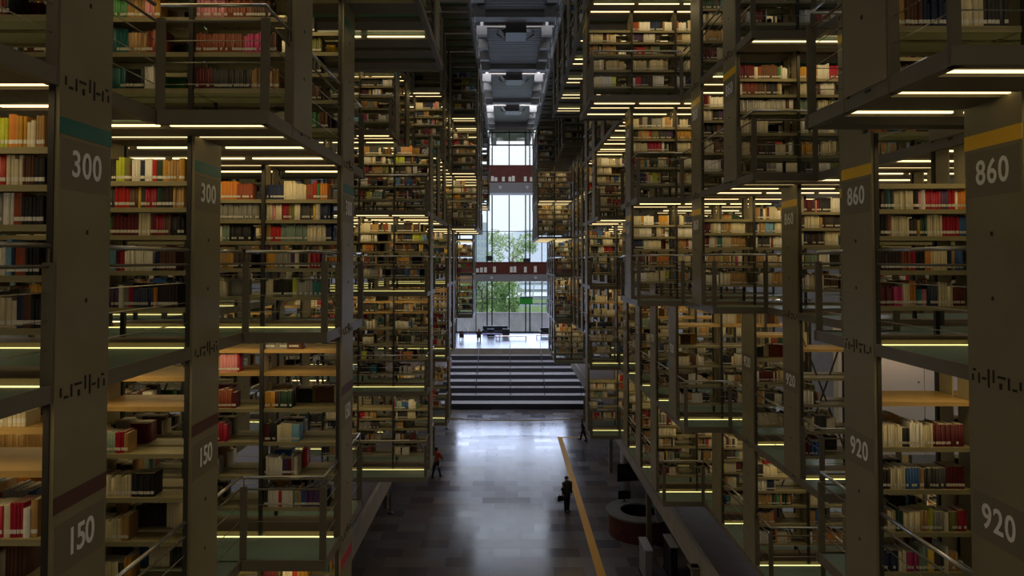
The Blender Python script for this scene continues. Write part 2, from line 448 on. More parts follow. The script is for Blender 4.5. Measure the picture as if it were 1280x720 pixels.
side_short = {'L': 'left of hall', 'R': 'right of hall'}
for side in ('L', 'R'):
    s = SG[side]
    for k in sorted(T[side]):
        tb, rr = runs(side, k)
        for (a, b, n) in rr:
            near = a <= 10
            xe = XE(side, n); zf = E + FL[k]
            nb = max(bays_of(side, k, i) for i in range(a, b+1))
            xo = xe + s*(nb*BAY + .25)
            y0 = Zn(side, a) - HALF; y1 = Zn(side, b) + DEEP + HALF
            prevn = tb.get(a-1); nextn = tb.get(b+1)
            lab = f"glass gallery {side_short[side]} {STOREY[k]}, " + (f"at the {ORD[a]} bookcase" if a == b else f"{ORD[a]} to {ORD[b]} bookcases")
            root = empty('gallery', (xe, y0, zf), lab, 'gallery', f'glass galleries {SIDEW[side]}')
            off = (xe, y0, zf)
            def B(mb, name, m): return mb.build(name, m, root, off=off)
            # glass decks in the aisles
            ys = [y0]
            for i in range(a, b+1): ys += [Zn(side, i) + .0, Zn(side, i) + DEEP]
            ys.append(y1)
            for q in range(0, len(ys), 2):
                B(MB().box(xe + s*.03, xo, ys[q] + .005, ys[q+1] - .045, zf - .03, zf), 'glass_deck', M['glassfloor'])
            # soffit: panels under the deck with open slots for the tubes
            mb = MB()
            for i in range(a, b+1):
                yn = Zn(side, i); yf = yn + DEEP
                mb.box(xe + s*.03, xo, yn - .42, yn + .04, zf - .10, zf - .034)
                mb.box(xe + s*.03, xo, yn + .22, yf - .03, zf - .10, zf - .002)
                mb.box(xe + s*.03, xo, yf + .30, yf + .72, zf - .10, zf - .034)
            B(mb, 'soffit_tray', M['soffit'])
            # edge beam towards the hall, in lengths between the end panels
            mb = MB()
            mb.box(xe + s*.008, xe + s*.03, y0, y1, zf - BH, zf + .012)
            mb.box(xe + s*.03, xe + s*.09, y0, y1, zf - BH, zf - BH + .012)
            if prevn is None: xs = xo
            elif prevn < n: xs = XE(side, prevn)
            else: xs = None
            if xs is not None:
                mb.box(xe, xs, y0 - .03, y0, zf - BH, zf + .012)
                mb.box(xe, xs, y0, y0 + .06, zf - BH, zf - BH + .012)
            if nextn is None: xt = xo
            elif nextn < n: xt = XE(side, nextn)
            else: xt = None
            if xt is not None:
                mb.box(xe, xt, y1, y1 + .03, zf - BH, zf + .012)
            B(mb, 'edge_beam', M['beam'])
            # light tubes
            lowest = (side, k-1, a) not in HAVE
            ks = [i for i in range(a, b+1)]
            for i in ks:
                yn = Zn(side, i); yf = yn + DEEP
                if (side, k-1, i) in HAVE or k >= 1:
                    offs = (-.5, .13, DEEP + .2) if i <= 10 else (-.5, DEEP + .15)
                    if k >= 4 or (k == 3 and i > 14): offs = ()
                    elif k == 3: offs = (-.5, .13)
                    elif k == 2 and i <= 4: offs = (-.5,)
                    for d in offs:
                        mb = MB()
                        for c in range(nb):
                            xa = xe + s*(.14 + c*BAY); xb2 = xe + s*(.055 + (c+1)*BAY - .03)
                            zt = zf - (.13 if (d < 0 and i >= 6) else .09)
                            mb.box(xa, xb2, yn + d - .016, yn + d + .016, zt, zt + .018)
                        B(mb, 'light_tube', M['strip'])
                if (side, k, i) in HAVE and k <= 2 and i <= 12:
                    if k >= 1 and i > 3 or (side == 'R' and k == 0 and i > 2): continue
                    for d in ((-.03, DEEP + .01) if i <= 3 else (-.03,)):
                        B(MB().box(xe + s*.09, xo, yn + d, yn + d + .02, zf - .02, zf + .006), 'floor_light', M['basestrip'])
            # railings
            if k > 4 or a > 18: continue
            ins = s*.05
            tail = f"{side_short[side]} {STOREY[k]}"
            for i in range(a, b+1):
                if (side, k, i) not in HAVE and k < 4: continue
                yn = Zn(side, i); yf = yn + DEEP
                if i == a:
                    if xs is not None:
                        pts = [(xs, y0 + .03), (xe + ins, y0 + .03), (xe + ins, yn - .02)]
                        railing(side, k, pts, f"corner railing before the {ORD[i]} bookcase {tail}", near, i)
                    else:
                        railing(side, k, [(xe + ins, y0), (xe + ins, yn - .02)], f"short railing before the {ORD[i]} bookcase {tail}", near, i)
                if i < b:
                    railing(side, k, [(xe + ins, yf + .02), (xe + ins, Zn(side, i+1) - .02)], f"long railing beyond the {ORD[i]} bookcase {tail}", near, i)
                else:
                    if xt is not None:
                        pts = [(xe + ins, yf + .02), (xe + ins, y1 - .03), (xt, y1 - .03)]
                        railing(side, k, pts, f"corner railing past the {ORD[i]} bookcase {tail}", near, i)
                    else:
                        railing(side, k, [(xe + ins, yf + .02), (xe + ins, y1)], f"short railing past the {ORD[i]} bookcase {tail}", near, i)

# ------------------------------------------------------------------ books
PAL = {  # colour name -> sRGB
 'cream': 'cfc2a0', 'white': 'dcd6c8', 'tan': 'a8824e', 'ochre': 'b8862c', 'orange': 'c87a2c', 'yellow': 'd8b440', 'lime': 'b8c030', 'red': 'b02420',
 'crimson': '9c1830', 'maroon': '5e1c22', 'brown': '5a3a26', 'dark brown': '362820', 'black': '221f1e', 'charcoal': '3c3a38', 'grey': '8a8880',
 'navy': '232c48', 'blue': '2c5488', 'light blue': '6c9cb8', 'teal': '28686a', 'dark green': '26402e', 'green': '3f7a40', 'sage': '7c9080',
 'olive': '6e6c34', 'purple': '4a3058', 'magenta': 'b03068', 'pink': 'c07a80', 'rust': '8c4428'}
NAMES = list(PAL)
WT = dict(cream=25, white=11, tan=14, ochre=5, orange=2, yellow=2, lime=1, red=3, crimson=2, maroon=7, brown=11, charcoal=11, black=11, grey=7, navy=5, blue=3,
          teal=2, green=1, sage=3, olive=3, purple=1, magenta=.5, pink=1, rust=4)
WT.update({'dark brown': 9, 'light blue': 2, 'dark green': 5})
PN = [n for n in NAMES if n in WT]; PW = [WT[n] for n in PN]
# shelves the photograph shows well: (side, storey, case, shelf, bay) -> runs of (colour, share of the bay), read from left to right
SPEC = {
 ('L',0,2,4,0): [('black',.21),('lime',.09),('olive',.06),('maroon',.02),('white',.09),('navy',.05),('white',.08),('red',.05),('dark green',.06),('ochre',.06),('tan',.12),('ochre',.06)],
 ('L',0,2,3,0): [('charcoal',.2),('red',.16),('brown',.09),('yellow',.03),('charcoal',.05),('crimson',.12),('dark green',.06),('dark brown',.12),('tan',.12)],
 ('L',0,2,2,0): [('white',.04),('dark green',.10),('green',.04),('maroon',.28),('cream',.13),('maroon',.06),('crimson',.08),('brown',.08),('black',.14)],
 ('L',0,2,1,0): [('orange',.12),('light blue',.10),('maroon',.05),('crimson',.05),('white',.30),('navy',.07),('brown',.18)],
 ('L',0,2,0,0): [('yellow',.04),('tan',.06),('purple',.16),('white',.05),('grey',.05),('crimson',.05),('navy',.22),('orange',.04),('dark brown',.22)],
 ('L',0,3,4,0): [('navy',.24),('cream',.17),('cream',.14),('rust',.10),('red',.05),('green',.05),('orange',.10)],
 ('L',0,3,3,0): [('cream',.08),('pink',.05),('cream',.08),('crimson',.10),('olive',.08),('cream',.08),('charcoal',.18),('yellow',.04),('cream',.06),('navy',.14)],
 ('L',0,3,2,0): [('tan',.06),('red',.15),('sage',.36),('cream',.26),('navy',.08)],
 ('L',0,3,1,0): [('ochre',.12),('grey',.22),('purple',.06),('cream',.06),('black',.12),('tan',.03),('crimson',.14)],
 ('L',0,3,0,0): [('cream',.1),('black',.27),('lime',.06),('grey',.22),('teal',.12)],
 ('L',0,3,4,1): [('cream',.42),('orange',.22),('rust',.22)],
 ('L',0,3,3,1): [('grey',.95)],
 ('L',0,3,2,1): [('white',.22),('purple',.12),('white',.1),('sage',.1),('black',.3)],
 ('L',0,3,1,1): [('sage',.42),('tan',.1),('ochre',.08),('dark brown',.25)],
 ('L',0,1,4,0): [('brown',.58),('lime',.08),('orange',.06),('ochre',.08),('cream',.07),('tan',.07)],
 ('L',0,1,3,0): [('tan',.58),('white',.03),('red',.045),('cream',.12),('brown',.09),('black',.08)],
 ('L',0,1,2,0): [('sage',.58),('grey',.05),('white',.08),('rust',.06),('black',.17)],
 ('L',0,1,1,0): [('cream',.58),('white',.08),('light blue',.04),('navy',.03),('rust',.08),('black',.1)],
 ('L',0,1,0,0): [('maroon',.55),('cream',.2),('navy',.05),('brown',.06),('black',.08)],
 ('R',0,2,3,0): [('dark brown',.11),('teal',.04),('charcoal',.04),('cream',.21),('black',.06),('pink',.03),('white',.05),('crimson',.17),('purple',.08),('red',.08),('white',.03),('orange',.09)],
 ('R',0,2,2,0): [('black',.11),('rust',.04),('cream',.2),('charcoal',.09),('ochre',.03),('dark green',.08),('cream',.17),('crimson',.19),('blue',.08)],
 ('R',0,2,1,0): [('dark brown',.26),('rust',.1),('crimson',.06),('black',.1),('orange',.07),('cream',.18),('navy',.05),('tan',.03),('blue',.1)],
 ('R',0,2,0,0): [('maroon',.17),('magenta',.1),('cream',.08),('orange',.07),('teal',.06),('pink',.06),('navy',.12),('cream',.17),('maroon',.13)],
 ('R',0,2,4,0): [],
 ('R',-1,2,3,0): [('cream',.24),('black',.08),('white',.14),('cream',.12),('maroon',.34)],
 ('R',-1,2,2,0): [('dark brown',.1),('cream',.17),('blue',.16),('tan',.05),('charcoal',.24),('maroon',.2)],
 ('R',-1,2,1,0): [('brown',.06),('cream',.1),('dark green',.08),('cream',.18),('tan',.1),('lime',.05),('grey',.12),('white',.05),('olive',.1),('crimson',.1)],
 ('R',-1,2,0,0): [('navy',.18),('cream',.09),('magenta',.13),('sage',.1),('yellow',.08),('charcoal',.1),('white',.05),('tan',.1)],
 ('R',-1,2,4,0): [], ('R',-1,2,4,1): [], ('R',-1,2,4,2): [],
 ('R',1,1,0,0): [('tan',.1),('brown',.14),('navy',.28),('cream',.2),('charcoal',.2)],
 ('R',1,1,0,1): [('brown',.2),('rust',.1),('black',.3),('tan',.1)],
 ('L',1,2,2,0): [('pink',.3),('rust',.3),('brown',.2)], ('L',1,2,1,0): [('rust',.52),('magenta',.2),('brown',.15)], ('L',1,2,0,0): [('maroon',.18),('charcoal',.42),('tan',.3)],
 ('L',1,2,2,1): [('green',.3),('tan',.2),('pink',.1),('ochre',.06)], ('L',1,2,1,1): [('teal',.32),('tan',.2),('rust',.2)], ('L',1,2,0,1): [('teal',.3),('black',.2),('white',.1)],
 ('L',-1,2,3,0): [('cream',.12),('sage',.12),('crimson',.1),('tan',.04)], ('L',-1,2,2,0): [('teal',.1),('cream',.32),('black',.24)], ('L',-1,2,1,0): [('cream',.32),('tan',.08)],
 ('L',-1,2,4,0): [], ('L',-1,2,5,0): [], ('L',-1,3,4,0): [], ('L',-1,3,5,0): [('grey',.3),('brown',.2)], ('L',-1,1,4,0): [],
 ('L',-1,1,3,0): [('cream',.58),('crimson',.1),('cream',.05),('crimson',.1),('white',.05),('tan',.05)],
}
BOOKS = []      # dict-like tuples: side,k,i,shelf,row,order,x0,x1,yface,ydir,z,h,d,colour,name
for (side, k, i, n, xe, nb) in UNITS:
    s = SG[side]; yn = Zn(side, i); yf = yn + DEEP; hs = shelf_heights(side, k); z0 = E + FL[k]
    fine = i <= 6
    for j, h in enumerate(hs):
        gap = (hs[j+1] - h if j+1 < len(hs) else (FL[k+1] - FL[k] - h - .13)) - .06
        for row in (0, 1):
            if row == 1 and i > 9: continue
            order = 0
            for bb in (range(nb) if s > 0 else range(nb-1, -1, -1)):
                xl = xe + s*(.055 + bb*BAY + .03*1); xr = xe + s*(.055 + (bb+1)*BAY - .03)
                if xl > xr: xl, xr = xr, xl
                W = xr - xl
                spec = SPEC.get((side, k, i, j, bb))
                if row == 1 and spec: spec = None
                seq = []
                if spec is not None:
                    for (c, f) in spec: seq.append((c, f*W))
                else:
                    fill = R.choice((.5, .65, .75, .85, .95)) if i <= 12 else R.choice((.7, .9, 1))
                    if k <= -1 and i <= 8: fill *= R.uniform(.5, .95)
                    if k == 3 and R.random() < .5: fill *= .4
                    if j == len(hs)-1 and R.random() < .45 and k != 1: fill = 0
                    if k == -1 and j == len(hs)-2 and R.random() < .5: fill = 0
                    t = 0.0
                    while t < fill*W - .02:
                        if R.random() < .45: w = R.uniform(.1, .32)
                        else: w = R.uniform(.02, .07)
                        w = min(w, fill*W - t); seq.append(((R.choice(('cream', 'cream', 'white', 'tan')) if (side == 'R' and i >= 4 and R.random() < .4) else R.choices(PN, PW)[0]), w)); t += w
                x = xl + .004
                for (c, w) in seq:
                    if w <= .012: continue
                    th = R.uniform(.022, .042) if w > .07 else w
                    cnt = max(1, round(w/th)); th = w/cnt
                    if not fine and cnt > 4: cnt = max(2, cnt//2); th = w/cnt
                    hh = R.uniform(.21, .275); hh = min(hh, gap); dd = R.uniform(.17, .23); series = cnt > 2
                    base = np.array(srgb(PAL[c]))*R.uniform(.75, 1.1)
                    for q in range(cnt):
                        h1 = hh if series and R.random() < .75 else min(gap, hh*R.uniform(.86, 1.1))
                        col = base*(R.uniform(.9, 1.08) if series else R.uniform(.8, 1.15))
                        order += 1
                        x1 = x + th - .0015
                        yface = (yn + .045 + R.uniform(0, .012)) if row == 0 else (yf - .045 - R.uniform(0, .012))
                        BOOKS.append((side, k, i, j, row, order, x, x1, yface, 1 if row == 0 else -1, z0 + h, h1, dd, tuple(np.clip(col, 0, 1)), c))
                        x += th

print('books', len(BOOKS), 'units', len(UNITS))

# which 300 show largest: projected spine area, in frame, and not hidden from the camera
bpy.context.view_layer.update()
dg = bpy.context.evaluated_depsgraph_get()
cand = []
for bi, b in enumerate(BOOKS):
    if b[4] != 0 or b[2] > 4: continue
    cx, cz = (b[6] + b[7])/2, b[10] + b[11]*.55
    p = project(cx, b[8], cz)
    if p is None or not (4 < p[0] < 1276 and 4 < p[1] < 716): continue
    area = (b[7] - b[6])*b[11]*(F_PX/p[2])**2
    cand.append((area, bi, cx, b[8], cz))
cand.sort(reverse=True)
HERO = []
org = Vector((0, 0, E))
for (area, bi, cx, cy, cz) in cand:
    d = Vector((cx, cy - .01, cz)) - org; L = d.length
    hit = SC.ray_cast(dg, org, d.normalized(), distance=L - .02)
    if hit[0]: continue
    HERO.append(bi)
    if len(HERO) >= 298: break
heroset = set(HERO)
BMAT = {}
def cover_mat(c):
    if c not in BMAT: BMAT[c] = mat('cover_' + c.replace(' ', '_'), PAL[c], .55, 0, .12, 9, spec=.3)
    return BMAT[c]
CASEN = {('L',0): 'case numbered 300', ('L',-1): 'case numbered 150', ('R',0): 'case numbered 860', ('R',-1): 'case numbered 920',
         ('L',1): 'case above the 300s', ('R',1): 'case above the 860s'}
for bi in HERO:
    (side, k, i, j, row, order, x0, x1, yf_, dr, z, h, d, col, c) = BOOKS[bi]
    w = x1 - x0; mb = MB()
    # rounded spine, two boards, page block set in at the top and fore edge, white call-number label
    sp = [(-w/2, .004), (-w*.32, -.001), (-w*.1, -.004), (w*.1, -.004), (w*.32, -.001), (w/2, .004)]
    for a in range(len(sp)-1):
        (xa, ya), (xb, yb) = sp[a], sp[a+1]
        zs = (0, .03, .062, h); ms = (0, 2, 0)
        for q in range(3):
            mb.face([(xa, ya, zs[q]), (xb, yb, zs[q]), (xb, yb, zs[q+1]), (xa, ya, zs[q+1])], ms[q])
    bt = min(.003, w*.18)
    for sgn in (-1, 1):
        mb.box(sgn*w/2, sgn*(w/2 - bt), .004, d, 0, h, 0)
    mb.box(-w/2 + bt, w/2 - bt, .004, d - .004, .003, h - .004, 1)
    mb.face([(p[0], p[1], h) for p in sp] + [(w/2, .012, h), (-w/2, .012, h)], 0)
    o = mb.build('book', [cover_mat(c), M['paper'], M['spinelabel']])
    o.location = ((x0 + x1)/2, yf_, z)
    cs = CASEN.get((side, k), 'bookcase')
    o['label'] = f"{c} book, {ORD[min(order, 99)]} along the {ORD[j+1]} shelf up, {ORD[i]} {cs}"
    o['category'] = 'book'; o['group'] = f"books on the {ORD[i]} {cs}"

rest = [b for q, b in enumerate(BOOKS) if q not in heroset]
Nb = len(rest)
A = np.array([(b[6], b[7], b[8], b[9], b[10], b[11], b[12]) for b in rest])
C = np.array([b[13] for b in rest])
x0, x1, yf_, dr, z, h, d = A.T
yb_ = yf_ + dr*d
V = np.zeros((Nb, 12, 3))
for q, (xx, yy, zz) in enumerate([(x0,yf_,z),(x1,yf_,z),(x1,yb_,z),(x0,yb_,z),(x0,yf_,z+h),(x1,yf_,z+h),(x1,yb_,z+h),(x0,yb_,z+h),
                                  (x0+.001,yf_-dr*.0015,z+.03),(x1-.001,yf_-dr*.0015,z+.03),(x1-.001,yf_-dr*.0015,z+.06),(x0+.001,yf_-dr*.0015,z+.06)]):
    V[:, q, 0] = xx; V[:, q, 1] = yy; V[:, q, 2] = zz
quads = np.array([(4,5,6,7),(0,1,5,4),(1,2,6,5),(2,3,7,6),(3,0,4,7),(8,9,10,11)])
Fq = (np.arange(Nb)[:, None, None]*12 + quads[None]).reshape(-1, 4)
me = bpy.data.meshes.new('shelved_books')
me.vertices.add(Nb*12); me.vertices.foreach_set('co', V.reshape(-1))
me.loops.add(Fq.size); me.loops.foreach_set('vertex_index', Fq.reshape(-1).astype(np.int32))
me.polygons.add(len(Fq)); me.polygons.foreach_set('loop_start', np.arange(0, Fq.size, 4, dtype=np.int32))
me.polygons.foreach_set('loop_total', np.full(len(Fq), 4, dtype=np.int32))
me.update(calc_edges=True)
att = me.attributes.new('cover', 'FLOAT_COLOR', 'FACE')
FC = np.ones((Nb, 6, 4)); FC[:, :, :3] = C[:, None, :]
FC[:, 0, :3] = np.array(srgb('b8ae96')); FC[:, 5, :3] = np.array(srgb('cfcabc'))
nolab = RN.random(Nb) < .25
FC[nolab, 5, :3] = C[nolab]
att.data.foreach_set('color', FC.reshape(-1))
me.materials.append(M['books'])
ob = link(bpy.data.objects.new('shelved_books', me))
tag(ob, 'remaining rows of mixed coloured books filling the open shelves on both sides', 'books', None, 'stuff')

# ------------------------------------------------------------------ the hall: floor, walls, ceiling
def struct(name, mb, m):
    o = mb.build(name, m); o['kind'] = 'structure'; return o
struct('floor', MB().box(-15, 16, -8, 81, -.3, 0), M['floor'])
struct('wall_left', MB().box(-15.4, -15, -8, 81, -.3, 30), M['concrete'])
struct('wall_right', MB().box(16, 16.4, -8, 81, -.3, 30), M['concrete'])
struct('wall_back', MB().box(-15, 16, -8.4, -8, -.3, 30), M['concrete'])
# pale lift-shaft wall standing behind the stacks on the right
mb = MB()
for q in range(4):
    mb.box(6.75 + q*.88, 6.75 + q*.88 + .865, 13.95, 14.15, E - 3.95, E - 1.12)
    mb.box(6.75 + q*.88 + .865, 6.75 + (q+1)*.88, 13.97, 14.15, E - 3.95, E - 1.12, 1)
    for zz in (-1.7, -2.5, -3.3): mb.box(6.75 + q*.88 + .74, 6.75 + q*.88 + .77, 13.942, 13.95, E + zz, E + zz + .03, 1)
o = mb.build('wall_core', [M['wallgrey'], M['mullion']]); o['kind'] = 'structure'
# mezzanine slabs
for nm, xa, xb in (('left', -4.55, -14.9), ('right', 5.35, 15.9)):
    s = 1 if xb > xa else -1
    struct(f'floor_mezzanine_{nm}', MB().box(xa + s*.12, xb, -7.9, 57, 3.9, 4.25), M['mezztop'])
    struct(f'trim_mezzanine_{nm}', MB().box(xa, xa + s*.12, -7.9, 57, 3.55, 4.3), M['mezzedge'])
# posts under the mezzanine
for px, py in ((-6.05, 34.5), (-6.05, 43.7), (6.1, 40.2), (5.25, 19.2), (5.95, 28.8)):
    mb = MB(); mb.box(px - .1, px + .1, py - .1, py + .1, 0, 3.9); mb.box(px - .17, px + .17, py - .17, py + .17, 0, .03)
    mb.box(px - .17, px + .17, py - .17, py + .17, 3.84, 3.9)
    o = mb.build('column', M['beam']); o['kind'] = 'structure'
# seating steps
ZS = [57.0, 58.3, 59.3, 60.2, 61.5, 62.9, 64.2, 65.5]
HS = [-11.93, -11.5, -11.05, -10.66, -10.27, -9.91, -9.56, -9.14]
def step_mat():
    m = mat('pale_lit_step_stone', 'd6d6e0', .3, 0, .08, 1)  # light from the end glazing on the treads is partly put into this colour
    return m
M['step'] = step_mat(); M['platform'] = mat('blue_grey_platform', '70747e', .3, 0, .08, 1); M['riser'] = mat('dark_step_riser', '3a3a44', .5, 0, .1, 2)
mb = MB()
for q in range(8):
    ynx = ZS[q+1] if q < 7 else 67.5
    mb.box(-7, 9, ZS[q] + .03, 81 if q == 7 else ynx + .03, 0, E + HS[q], 0)
    mb.box(-7, 9, ZS[q], ZS[q] + .03, (0 if q == 0 else E + HS[q-1]), E + HS[q] - .03, 1)
o = mb.build('stairs_terrace', [M['step'], M['riser']]); o['kind'] = 'structure'
mb = MB(); mb.box(-7, 9, 66.6, 81, E - 9.14, E - 8.62, 0); mb.box(-7, 9, 66.45, 66.6, E - 9.14, E - 8.58, 1)
o = mb.build('floor_platform', [M['platform'], M['mezzedge']]); o['kind'] = 'structure'
# slender handrail posts on the steps
for px in (-2.6, .35, 3.25, 6.4):
    mb = MB(); mb.box(px - .025, px + .025, 58.5, 58.55, E - 11.93, E - 10.6)
    mb.tube([(px, 58.52, E - 10.6), (px, 66.5, E - 7.9)], .025, 6)
    for q in (2, 4, 6): mb.tube([(px, ZS[q] + .3, E + HS[q]), (px, ZS[q] + .3, E + HS[q] + 1.0)], .02, 6)
    o = mb.build('stair_handrail', M['mullion']); tag(o, f"thin dark handrail running up the seating steps, {ORD[1+[-2.6,.35,3.25,6.4].index(px)]} from the left", 'handrail', 'handrails on the steps')

# ceiling over the hall: ribbed panels, cross beams, ventilation hoods, bright slots
HC = 16.0
TUBE_W = 7.0
CXC = .75
struct('ceiling', MB().box(-15.4, 16.4, -8.4, 81, E + HC + 1.6, E + HC + 1.9), M['ceilpanel'])
for q in range(-1, 6):
    yb = 45.2 + (q-2)*12.15          # near edge of each beam
    mb = MB()
    mb.box(-9, 10, yb - .9, yb, E + HC - .1, E + HC + .8)
    mb.box(-9, 10, yb + .25, yb + .4, E + HC + .1, E + HC + .8)
    o = mb.build('ceiling_beam', M['ceilbeam']); o['kind'] = 'structure'
    mb = MB()
    y = yb + 2.4
    while y < yb + 11.0:
        mb.box(CXC - 2.6, CXC + 2.6, y, y + .42, E + HC + .25, E + HC + .33); y += .5
    mb.box(CXC - 2.6, CXC + 2.6, yb + 2.3, yb + 11.2, E + HC + .33, E + HC + .45)
    o = mb.build('ceiling_panel', M['ceilpanel']); o['kind'] = 'structure'
    # ventilation hood: dark box with a splayed skirt
    root = empty('ventilation_hood', (CXC - .1, yb + 1.4, E + HC + .1), f"dark box shaped ventilation hood under the ceiling, {ORD[q+2]} along the hall", 'ventilation hood', 'hoods along the ceiling')
    mb = MB(); mb.box(-.7, .7, -.9, .9, -.75, .2)
    mb.build('hood_box', M['hood'], root)
    mb = MB(); zz = -.1
    for (xa, xb) in ((-1.15, -.7), (.7, 1.15)):
        mb.face([(xa, .9, .12), (xb, .9, -.6 if xb == -.7 else .12), (xb, 1.6, .12), (xa, 1.6, .12)])
    mb.box(-.7, .7, .9, 2.0, .0, .08)
    mb.bar((-.7, .9, -.7), (-1.3, 2.0, .1), .08, .08); mb.bar((.7, .9, -.7), (1.3, 2.0, .1), .08, .08)
    mb.build('hood_skirt', M['hood'], root)
    # little bracket boxes where the hanging stacks meet the roof
    for sx in (-1, 1):
        for t in range(4):
            xx = CXC - .2 + sx*2.25; yy = yb + 1.5 + t*2.9
            mb = MB(); mb.box(xx - .35, xx + .35, yy - .25, yy + .25, E + HC - .55, E + HC + .1); mb.box(xx - .1, xx + .1, yy - .1, yy + .1, E + HC + .1, E + HC + 1.6)
            o = mb.build('roof_bracket', M['bracket'])
            tag(o, f"pale grey bracket box hanging from the roof, {ORD[(q+1)*4+t+1]} along its {'left' if sx < 0 else 'right'} row", 'bracket', 'roof brackets')

# ------------------------------------------------------------------ the glazed end wall
YF = 81.0
mb = MB(); xm = .37
mb.box(-15, -6, YF, YF + .4, 0, 30); mb.box(7.2, 16, YF, YF + .4, 0, 30)
mb.box(-6, 7.2, YF, YF + .4, E + HC - .6, 30); mb.box(-6, 7.2, YF, YF + .4, 0, E - 8.62)
o = mb.build('wall_end', M['concrete']); o['kind'] = 'structure'
win = MB()
for (px, w) in ((-3.6, .1), (-2.28, .15), (-1.7, .15), (.33, .13), (2.28, .15), (2.78, .15), (4.2, .1), (-5.9, .12), (7.1, .12)):
    win.box(px - w/2, px + w/2, YF - .06, YF + .12, E - 8.62, E + HC - .6)
for (zz, w) in ((-8.55, .2), (-4.6, .05), (-.9, .08), (3.4, .08), (9.6, .08), (13.7, .16), (15.2, .2)):
    win.box(-6, 7.2, YF - .05, YF + .1, E + zz - w/2, E + zz + w/2)
for (px, zz) in ((-2.0, 8.0), (2.4, 8.0), (-2.0, 0.2), (2.4, -.1)):
    win.box(px - .4, px + .4, YF - .35, YF - .06, E + zz - .3, E + zz + .3)
wroot = win.build('window_1', M['mullion']); wroot['kind'] = 'structure'
boxobj('pane', M['pane'], wroot, -6, 7.2, YF + .02, YF + .05, E - 8.5, E + HC - .6)

# bridges across the hall in front of the glazing
def bridge(zt, zb, x0, x1, yb, which):
    root = empty('footbridge', ((x0+x1)/2, yb, E + zb), f"footbridge with red-brown timber parapet across the end glazing, {which}", 'footbridge')
    off = ((x0+x1)/2, yb, E + zb); h = zt - zb; l0, l1 = x0, x1; x0, x1 = -14.99, 15.99      # spans from side wall to side wall
    MB().box(x0, x1, yb, yb + 2.4, E + zb, E + zb + h*.38).build('bridge_slab', M['bridgegrey'], root, off=off)
    mb = MB()
    for t in range(12):
        z0 = E + zb + h*.38 + (h*.62)*t/12
        mb.box(x0, x1, yb + .02, yb + .08, z0 + .01, z0 + h*.62/12)
    mb.box(x0, x1, yb + .05, yb + .1, E + zb + h*.38, E + zt); mb.box(x0, x1, yb - .03, yb + .14, E + zt, E + zt + .06)
    mb.build('timber_parapet', M['bridgewood'], root, off=off)
    for px in (l0 + .31*(l1-l0), l0 + .78*(l1-l0)):
        MB().box(px - .14, px + .14, yb - .06, yb + .02, E + zb + h*.16, E + zb + h*.26).tube([(px, yb - .1, E + zb + h*.2), (px, yb - .02, E + zb + h*.2)], .16, 12).build('slab_lamp', M['gatewhite'], root, off=off)
    return root
bridge(9.5, 6.75, -2.4, 3.35, 68.5, 'upper one')
bridge(-.25, -2.15, -4.4, 5.0, 68.5, 'lower one')
for q, (px, z0) in enumerate([(-1.4, 7.95), (-1.05, 7.95), (-.3, 7.95), (.35, 7.95), (.7, 7.95), (1.9, 7.95), (2.5, 7.95),
                              (-2.9, -1.2), (-2.5, -1.2), (-2.1, -1.2), (-1.2, -1.2), (.5, -1.2), (.85, -1.2), (1.9, -1.2), (2.9, -1.2), (4.3, -1.2)]):
    mb = MB(); mb.box(px - .14, px + .14, 68.40, 68.47, E + z0, E + z0 + R.uniform(.35, .6)); mb.box(px - .16, px + .16, 68.38, 68.5, E + z0 - .04, E + z0)
    o = mb.build('notice_sheet', M['white'])
    tag(o, f"small white notice fixed on the {'upper' if z0 > 0 else 'lower'} bridge parapet, {ORD[q+1 if z0 > 0 else q-6]} from its left end", 'notice', 'notices on the bridges')

# green sign board beyond the glazing
sg = empty('green_sign', (2.3, 79.6, E - 4.7), 'green sign board with dark top edge hanging before the end glazing', 'sign')
MB().box(-.75, .75, -.04, .04, -.45, .3).build('sign_board', M['signgreen'], sg)
MB().box(-.78, .78, -.05, .05, .3, .42).build('sign_cap', M['black'], sg)
for xx in (-.6, .6): MB().tube([(xx, 0, .42), (xx, 0, 4.3)], .012, 5).build('hanger_rod', M['mullion'], sg)

